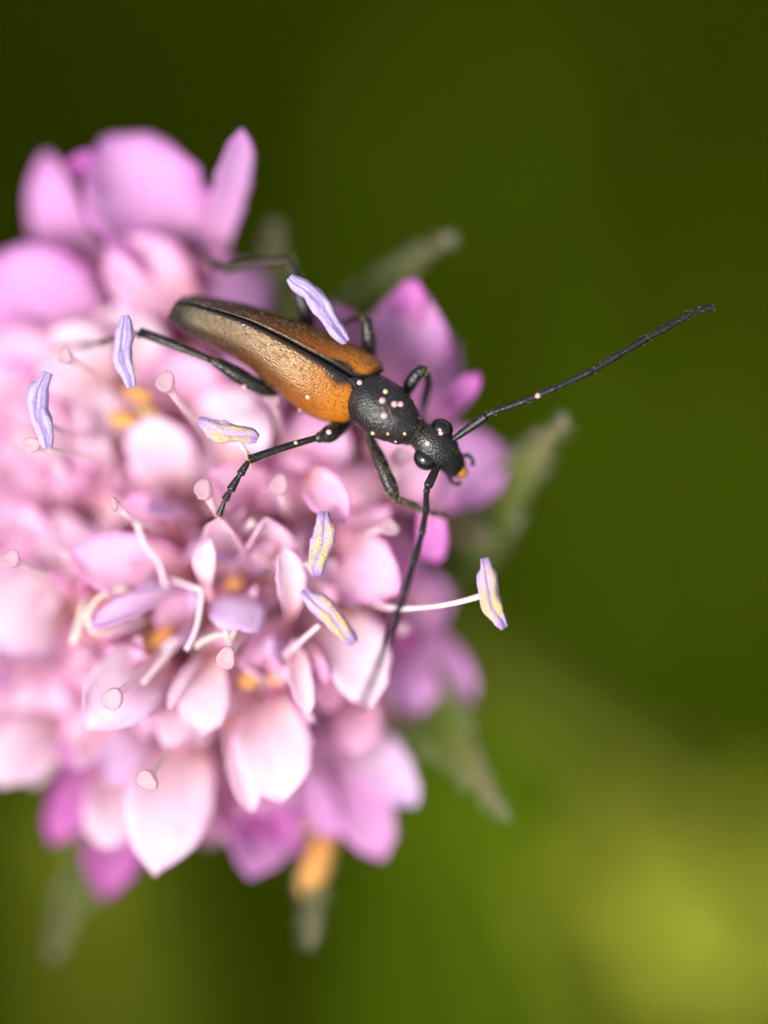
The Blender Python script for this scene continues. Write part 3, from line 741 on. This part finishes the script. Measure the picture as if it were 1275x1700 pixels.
def tab(T, v, k=1):
    for i in range(len(T)-1):
        if v <= T[i+1][0]:
            p0 = T[max(0, i-1)]; p1 = T[i]; p2 = T[i+1]; p3 = T[min(len(T)-1, i+2)]
            t = (v - p1[0])/(p2[0] - p1[0]); h = p2[0]-p1[0]
            m1 = (p2[k]-p0[k])/max(1e-6, p2[0]-p0[0])*h; m2 = (p3[k]-p1[k])/max(1e-6, p3[0]-p1[0])*h
            return (2*t**3-3*t*t+1)*p1[k] + (t**3-2*t*t+t)*m1 + (-2*t**3+3*t*t)*p2[k] + (t**3-t*t)*m2
    return T[-1][k]
ely_bvh = []
def elytron(E, dm, label):
    m = MB(); rows = []; nv, nu = 64, 20
    for i in range(nv+1):
        v = i/nv; s = V(tab(ES, v), tab(ES, v, 2), tab(DS, v)); e = V(tab(E, v), tab(E, v, 2), tab(DS, v) - tab(DW, v)*dm)
        row = []
        flat = Vector((e.x - s.x, e.y - s.y, 0)); dz = s.z - e.z
        for j in range(nu+1):
            th = (j/nu)*math.pi/2
            q = s + flat*math.sin(th) - Vector((0, 0, dz*(1 - max(0, math.cos(th))**0.9)))
            q.z -= 5.0*math.exp(-(j/nu/0.035)**2)          # the seam between the two wing cases
            q.z += 2.2*math.exp(-((j/nu-0.075)/0.04)**2)
            row.append(q)
        for ex, dp in ((1.0, 9), (0.97, 16)):              # rolled-in rim
            row.append(s + flat*ex - Vector((0, 0, dz + dp)))
        rows.append(row)
    nn = nu + 2
    m.grid(rows, False, lambda i, j: (min(1, j/nu), i/nv))
    ely_bvh.append(m.bvh())
    o = m.build('elytron', MAT['elytron'], beetle, solid=2, recalc=False)
    o['label'] = label
    # short hairs lying back along the wing case
    rr = random.Random(int(dm*100)); h = MB()
    for _ in range(420):
        i = rr.randint(2, nv-3); j = rr.randint(2, nu-1)
        p = rows[i][j].lerp(rows[i+1][j+1], rr.random())
        back = (rows[i-1][j] - rows[i+1][j]).normalized()
        nn_ = (rows[i+1][j]-rows[i][j]).cross(rows[i][j+1]-rows[i][j]).normalized()
        if nn_.z < 0: nn_ = -nn_
        h.strand(p + nn_*0.4, back + nn_*0.22 + Vector((rr.uniform(-.15, .15), rr.uniform(-.15, .15), 0)), rr.uniform(6, 10), 0.26)
    tag(h.build('hair', MAT['dhair'], o, recalc=False), kind='stuff')
elytron(EU, 1.12, 'far orange-brown wing case, darker towards its tip')
elytron(EL, 0.95, 'near orange-brown wing case with a golden sheen')
m = MB(); m.tube([V(601, 640, -22), V(592, 635, -9), V(578, 628, 1)], [(13, 6), (10, 6), (2, 2)], 14, smooth=4)
m.build('scutellum', MAT['black'], beetle)
def surf(x, y):
    best = None
    for t in [body_bvh] + ely_bvh:
        h = t.ray_cast(V(x, y, 400), Vector((0, 0, -1)))
        if h[0] is not None and (best is None or h[0].z > best): best = h[0].z
    return best if best is not None else -40

# eyes, mouth
def ball_part(name, c, r, mk, par, rot=None):
    m = MB(); m.ball(V(*c), r, 24, 16, rot); return m.build(name, MAT[mk], par)
r38 = Matrix.Rotation(math.radians(-38), 3, 'Z')
ball_part('eye', (734, 712, -26), (20, 17, 19), 'eye', beetle, r38); ball_part('eye', (706, 762, -26), (21, 18, 19), 'eye', beetle, r38)
m = MB(); m.tube([V(756, 773, -52), V(765, 779, -57), V(774, 783, -66)], [(11, 8), (12, 9), (5, 5)], 14, smooth=3); m.build('labrum', MAT['mouth'], beetle)
m = MB(); m.tube([V(764, 788, -76), V(772, 786, -82), V(770, 778, -88)], [8, 6, 2], 10, smooth=3); m.build('mandible', MAT['mouth'], beetle)
for pts in ([(764, 768, -66), (770, 757, -60), (778, 756, -58), (785, 764, -56), (784, 773, -57)], [(746, 786, -70), (749, 797, -62), (757, 803, -58), (766, 801, -58)]):
    m = MB(); m.tube([V(*p) for p in pts], [4.0, 3.4, 4.0, 3.6, 4.2, 3.4][:len(pts)], 10, smooth=5); m.build('palp', MAT['feeler'], beetle)

# hairs growing from a tube-like limb
def limb_hair(rows, n, L, r, seed, mk='gold', lean=0.85):
    rr = random.Random(seed); h = MB(); k = len(rows[0])
    for _ in range(n):
        i = rr.randint(1, len(rows)-2); j = rr.randrange(k)
        c = sum(rows[i], Vector())/k; p = rows[i][j].lerp(rows[i+1][j], rr.random())
        ax = (sum(rows[i+1], Vector())/k - c)
        if ax.length < 1e-4: continue
        h.strand(p, ax.normalized()*lean + (rows[i][j]-c).normalized()*0.55 + Vector((rr.uniform(-.15, .15),)*3), rr.uniform(0.5, 1)*L, r)
    return h, mk
# antennae
def antenna(pts, rad, seed):
    P_ = [V(*p) for p in pts]; first = None
    for i in range(len(P_)-1):
        a, b = P_[i], P_[i+1]; r = rad[i]; m = MB(); t = (b - a).normalized()
        prof = ([0.6, 0.85, 1.0, 1.05, 0.8] if i == 0 else [0.84, 0.88, 0.95, 1.07, 0.9])
        q = [a - t*1.5, a.lerp(b, 0.3), a.lerp(b, 0.65), a.lerp(b, 0.93), b + t*1.0]
        rows = m.tube(q, [r*k for k in prof], 12, smooth=4)
        if i == 0: first = o = m.build('antenna', MAT['feeler'], beetle)
        else: o = m.build('segment', MAT['feeler'], first)
        h, mk = limb_hair(rows, 14 if i else 18, 4.5, 0.18, seed+i)
        if i == 0: tag(h.build('hair', MAT[mk], first, recalc=False), kind='stuff')
        else:
            base = ALLH.setdefault(seed, MB()); b0 = len(base.v)
            base.v += h.v; base.uv += h.uv; base.f += [tuple(x + b0 for x in f) for f in h.f]
    tag(ALLH[seed].build('hair', MAT['silver'], first, recalc=False), kind='stuff')
ALLH = {}
antenna([(753, 729, -22), (808, 690, -2), (820, 684, 0), (876, 664, 4), (925, 643, 6), (984, 615, 4), (1030, 587, 0), (1073, 562, -6), (1111, 541, -12), (1142, 523, -18), (1163, 513, -24), (1184, 510, -30)],
        [7.8, 5.6, 5.6, 5.7, 5.9, 6.2, 6.3, 6.3, 6.3, 6.2, 6.2], 500)
antenna([(729, 768, -24), (710, 808, 0), (708, 817, 4), (707, 848, 16), (700, 886, 28), (686, 935, 44), (671, 984, 60), (656, 1028, 76), (641, 1068, 92), (627, 1106, 108), (613, 1140, 122), (600, 1172, 136)],
        [7.6, 5.8, 5.6, 5.8, 6.0, 6.2, 6.2, 6.2, 6.0, 5.8, 5.6], 520)

# legs: thigh with shin, foot and claws as its pieces
def leg(fem, tib, tar, label, seed, mk='leg', tmk=None, hair=45, claw=True, spur=False):
    m = MB(); rows = m.tube([V(*p[:3]) for p in fem], [p[3] for p in fem], 16, smooth=5); lo = m.build('leg', MAT[mk], beetle); lo['label'] = label
    h, hk = limb_hair(rows, hair*2, 6.5, 0.26, seed)
    m = MB(); rows = m.tube([V(*p[:3]) for p in tib], [p[3] for p in tib], 12, smooth=5); to = m.build('shin', MAT[tmk or mk], lo)
    h2, _ = limb_hair(rows, hair, 5.5, 0.24, seed+1); b0 = len(h.v); h.v += h2.v; h.uv += h2.uv; h.f += [tuple(x+b0 for x in f) for f in h2.f]
    if spur:
        e = V(*tib[-1][:3])
        for dx, dy in ((6, 14), (-2, -14), (8, 10)):
            s_ = MB(); s_.tube([e, e + Vector((dx*0.6, -dy*0.6, 2)), e + Vector((dx, -dy, 3))], [2.2, 1.6, 0.4], 8, smooth=2); s_.build('spur', MAT['claw'], lo)
    # foot of four pads
    m = MB(); q, r = [], []
    T = [V(*p[:3]) for p in tar]; R = [p[3] for p in tar]
    for i in range(len(T)-1):
        q += [T[i].lerp(T[i+1], 0.04), T[i].lerp(T[i+1], 0.5), T[i].lerp(T[i+1], 0.93)]; r += [R[i]*0.62, R[i]*0.92, R[i]*1.15]
    q.append(T[-1]); r.append(R[-1]*0.9)
    rows = m.tube(q, r, 10, smooth=3); m.build('foot', MAT[tmk or mk], lo)
    h2, _ = limb_hair(rows, hair//2, 5, 0.24, seed+2); b0 = len(h.v); h.v += h2.v; h.uv += h2.uv; h.f += [tuple(x+b0 for x in f) for f in h2.f]
    tag(h.build('hair', MAT[hk], lo, recalc=False), kind='stuff')
    if claw:
        t = (T[-1]-T[-2]).normalized(); s = t.cross(Vector((0, 0, 1))).normalized()
        for k in (-1, 1):
            m = MB(); m.tube([T[-1]-t*1, T[-1]+t*3+s*k*5, T[-1]+t*2+s*k*10+Vector((0, 0, -3))], [1.8, 1.6, 0.5], 8, smooth=3); m.build('claw', MAT['claw'], lo)
leg([(672, 656, -60, 8), (683, 634, -48, 11.5), (698, 616, -42, 10.5), (707, 610, -44, 6.5)], [(706, 610, -46, 5), (711, 636, -66, 6.5), (705, 664, -96, 6.5), (702, 680, -112, 5)],
    [(702, 680, -112, 5), (698, 694, -130, 5), (700, 708, -150, 5), (698, 724, -190, 4)], 'far front leg folded beside the shield', 600)
leg([(611, 714, -62, 7), (617, 732, -54, 8), (632, 768, -40, 12), (648, 806, -34, 12.5), (659, 829, -38, 6.5)], [(659, 829, -40, 5.5), (680, 835, -50, 6.2), (701, 846, -58, 6)],
    [(701, 846, -58, 5), (712, 850, -64, 5), (724, 853, -76, 4.6), (739, 857, -91, 3.6)], 'near front leg with golden hairs', 610, hair=170)
leg([(578, 700, -72, 9), (565, 708, -52, 13), (547, 720, -34, 15), (530, 726, -24, 9), (524, 727, -23, 6)], [(525, 727, -23, 5.5), (470, 743, -15, 6.2), (430, 757, -12, 7), (413, 763, -12, 8.5)],
    [(413, 765, -12, 6.5), (398, 788, -14, 6.8), (382, 814, -18, 6.4), (373, 830, -22, 5.2), (363, 856, -30, 4.8)], 'near middle leg stretched out towards the open floret', 620, spur=True)
leg([(613, 592, -80, 11), (612, 560, -62, 12.5), (609, 536, -56, 10.5), (607, 525, -58, 7)], [(607, 527, -60, 5), (590, 527, -76, 5.5), (562, 538, -108, 5)],
    [(562, 538, -108, 4.5), (552, 545, -125, 4.5), (546, 556, -145, 4.5), (546, 572, -181, 4)], 'far middle leg bent up beside the wing case', 630, tmk='legbrown')
leg([(458, 652, -80, 8), (428, 641, -62, 13), (396, 623, -52, 14), (369, 607, -46, 10.5), (350, 597, -44, 6.5)], [(351, 598, -44, 5.5), (290, 573, -50, 7), (250, 557, -54, 8), (230, 550, -56, 8.5)],
    [(230, 551, -57, 5), (190, 561, -80, 5), (162, 568, -104, 4.8), (130, 572, -146, 4), (88, 577, -196, 3.4)], 'near hind leg stretched back beside the wing case', 640)
leg([(514, 548, -98, 11), (504, 508, -86, 13), (492, 464, -80, 11.5), (484, 436, -82, 8), (480, 429, -84, 6)], [(482, 430, -80, 7.5), (455, 432, -86, 9.2), (420, 435, -94, 9.6), (372, 444, -108, 9)],
    [(372, 444, -108, 8), (352, 434, -130, 8), (336, 420, -166, 6.5), (324, 402, -188, 6), (312, 384, -258, 5)], 'far hind leg reaching back to the upright petal', 650, tmk='legbrown')
# fine hairs round the shield and head
h = MB(); rr = random.Random(77); cnt = 0
for _ in range(420):
    k = rr.randrange(10*3, 21*3); j = rr.randrange(40); p = bd.v[k*40 + j]; c = sum(bd.v[k*40:(k+1)*40], Vector())/40
    if p.z < c.z - 14: continue
    h.strand(p, (p - c).normalized()*0.55 + Vector((0.5, -0.35, 0)) * rr.choice((1, -0.4)) + Vector((rr.uniform(-.3, .3), rr.uniform(-.3, .3), 0)), rr.uniform(4, 8), 0.22)
tag(h.build('hair', MAT['dhair'], body, recalc=False), kind='stuff')

# pollen grains lying on the beetle
def grain(x, y, r, mk, label, d=None):
    z = surf(x, y) if d is None else d
    m = MB(); m.ball(V(x, y, z + r*0.45), (r, r*0.95, r*0.9), 14, 9)
    rn = random.Random(int(x*y)); m.v = [p + Vector((rn.uniform(-1, 1), rn.uniform(-1, 1), rn.uniform(-1, 1)))*r*0.05 for p in m.v]
    tag(m.build('pollen_grain', MAT[mk]), label, 'pollen grain', 'pollen grains on the beetle')
for x, y, r in ((655, 671, 5.4), (665, 671, 5.0)): grain(x, y, r, 'pol_p', 'one of two touching pink pollen grains on the black shield')
grain(635, 665, 5.4, 'pol_p', 'single pink pollen grain on the shield between the yellow grain and the largest pink grain')
grain(638, 690, 5.8, 'pol_p', 'largest single pink pollen grain on the black shield, farthest from the yellow grain')
grain(640, 650, 4.2, 'pol_y', 'yellow pollen grain on the shield above the pink grains')
for x, y, r, lb in ((619, 719, 3.6, 'small yellow pollen grain on the shield above the root of the near front leg'), (644, 720, 2.6, 'tiny yellow pollen grain on the side of the shield between two larger yellow ones'),
                    (672, 720, 2.8, 'tiny yellow pollen grain on the shield where it meets the neck'), (657, 733, 2.2, 'tiniest yellow pollen grain on the very edge of the shield')): grain(x, y, r, 'pol_y', lb)
grain(597, 635, 4.8, 'pol_p', 'pink pollen grain between the shield and the two wing cases')
grain(732, 719, 4.2, 'pol_p', 'pink pollen grain on the far black eye of the beetle', -8)
grain(710, 736, 4.8, 'pol_p', 'pink pollen grain on the forehead of the beetle between its eyes')
grain(893, 657, 4.6, 'pol_p', 'pink pollen grain on the long outstretched antenna', 8)
grain(546, 717, 5.0, 'pol_p', 'pink pollen grain on the thick thigh of the near middle leg', -21)
grain(511, 659, 4.0, 'pol_y', 'yellow pollen grain on the near wing case beside its lower margin')
grain(498, 679, 3.2, 'pol_p', 'pale pink pollen grain on the rim of the near wing case')
grain(405, 641, 3.4, 'pol_p', 'pale pollen grain under the thigh of the near hind leg', -47)
grain(446, 571, 2.4, 'pol_y', 'tiny pale pollen grain near the seam of the wing cases')
grain(491, 735, 3.4, 'pol_y', 'pale pollen grain on the shin of the near middle leg', -14)
grain(228, 560, 3.4, 'pol_y', 'pale yellow pollen grain on the knee-side shin end of the hind leg', -50)

# ------------------------------------------------------------------ yellow-green bud of a neighbouring plant, far out of focus
BUD = V(1215, 1600, -1550)
bw = world(BUD)
bud = empty('flower_bud', Vector((bw.x + 3, bw.y + 2, 0)))
tag(bud, 'out of focus yellow-green bud on its own stem beside the flower', 'bud')
MAT['bud'] = simple_leaf('bud', (0.24, 0.275, 0.022), (0.25, 0.29, 0.02), 0.3, 0.0, nscale=4, var=(0.26, 0.28, 0.03))
def wtube(name, pts, rad, mk, par, sm_=4, seg=12):
    m = MB(); m.tube(pts, rad, seg, smooth=sm_, ref=Vector((0, 1, 0.001))); return m.build(name, MAT[mk], par, local=True)
wtube('stem', [Vector((bw.x+3, bw.y+2, -0.8)), Vector((bw.x+2.6, bw.y+1.6, 14)), Vector((bw.x+1.0, bw.y+0.6, bw.z-6)), Vector((bw.x, bw.y, bw.z-0.2))], [0.09, 0.08, 0.07, 0.08], 'stem', bud)
m = MB(); m.ball(bw, (0.185, 0.185, 0.15), 18, 12); bc = m.build('bud_core', MAT['bud'], bud, local=True)
for k in range(11):
    a = k*2*math.pi/11; ln = 0.26 if k % 2 else 0.20; m = MB(); rows = []
    for i in range(7):
        t = i/6; c = bw + Vector((math.cos(a)*(0.2 + ln*t), math.sin(a)*(0.2 + ln*t), -0.12 + 0.30*t - 0.12*t*t)); s_ = Vector((-math.sin(a), math.cos(a), 0)); hw = 0.13*math.sin(math.pi*(0.15 + 0.84*t))
        rows.append([c - s_*hw, c + Vector((0, 0, -0.02)), c + s_*hw])
    m.grid(rows); m.build('bract', MAT['bud'], bud, local=True, recalc=False, solid=10)

# ------------------------------------------------------------------ blades of tall grass and stalks a hand's breadth behind the flower
MAT['bladeA'] = simple_leaf('tall_grass', (0.080, 0.135, 0.004), (0.1, 0.16, 0.004), 0.3, 0.0, nscale=2, var=(0.10, 0.15, 0.006))
MAT['bladeB'] = simple_leaf('olive_grass', (0.10, 0.125, 0.008), (0.11, 0.13, 0.006), 0.3, 0.0, nscale=2, var=(0.11, 0.13, 0.01))
def blade(top, low, wd, mk, label):
    a, b = world(V(*top)), world(V(*low)); g = b + (b - a)*0.3; g = Vector((g.x, g.y + 6, -0.8))
    o = empty('grass_blade', Vector((g.x, g.y, 0)))
    tag(o, label, 'grass blade', 'tall grass blades behind the flower')
    pts = [g, b, a.lerp(b, 0.6), a.lerp(b, 0.3), a]; m = MB(); rows = []
    for i in range(25):
        f = i/24*4; k = min(3, int(f)); t = f - k
        p0, p1, p2, p3 = pts[max(0, k-1)], pts[k], pts[k+1], pts[min(4, k+2)]
        c = 0.5*((2*p1)+(p2-p0)*t+(2*p0-5*p1+4*p2-p3)*t*t+(3*p1-p0-3*p2+p3)*t**3)
        hw = wd/S*0.5*(1 if i < 14 else max(0.04, 1 - ((i-14)/10)**1.6)); sd = RI*0.9 + UP*0.2
        rows.append([c - sd*hw, c + FW*hw*0.35, c + sd*hw])
    m.grid(rows); m.build('leaf', MAT[mk], o, local=True, recalc=False, solid=8)
blade((1330, 300, -4200), (1250, 1500, -5200), 260, 'bladeA', 'broad mid green grass blade blurred behind the outstretched antenna')
blade((880, 1180, -3000), (830, 2000, -3600), 300, 'bladeA', 'bright green grass blade blurred between flower and yellow-green bud')
blade((60, 1250, -2600), (140, 2100, -3200), 260, 'bladeB', 'olive grass blade blurred under the magenta petal tips')
blade((1000, -260, -3600), (760, 700, -5200), 120, 'bladeA', 'narrow mid green grass blade blurred behind the raised antenna')
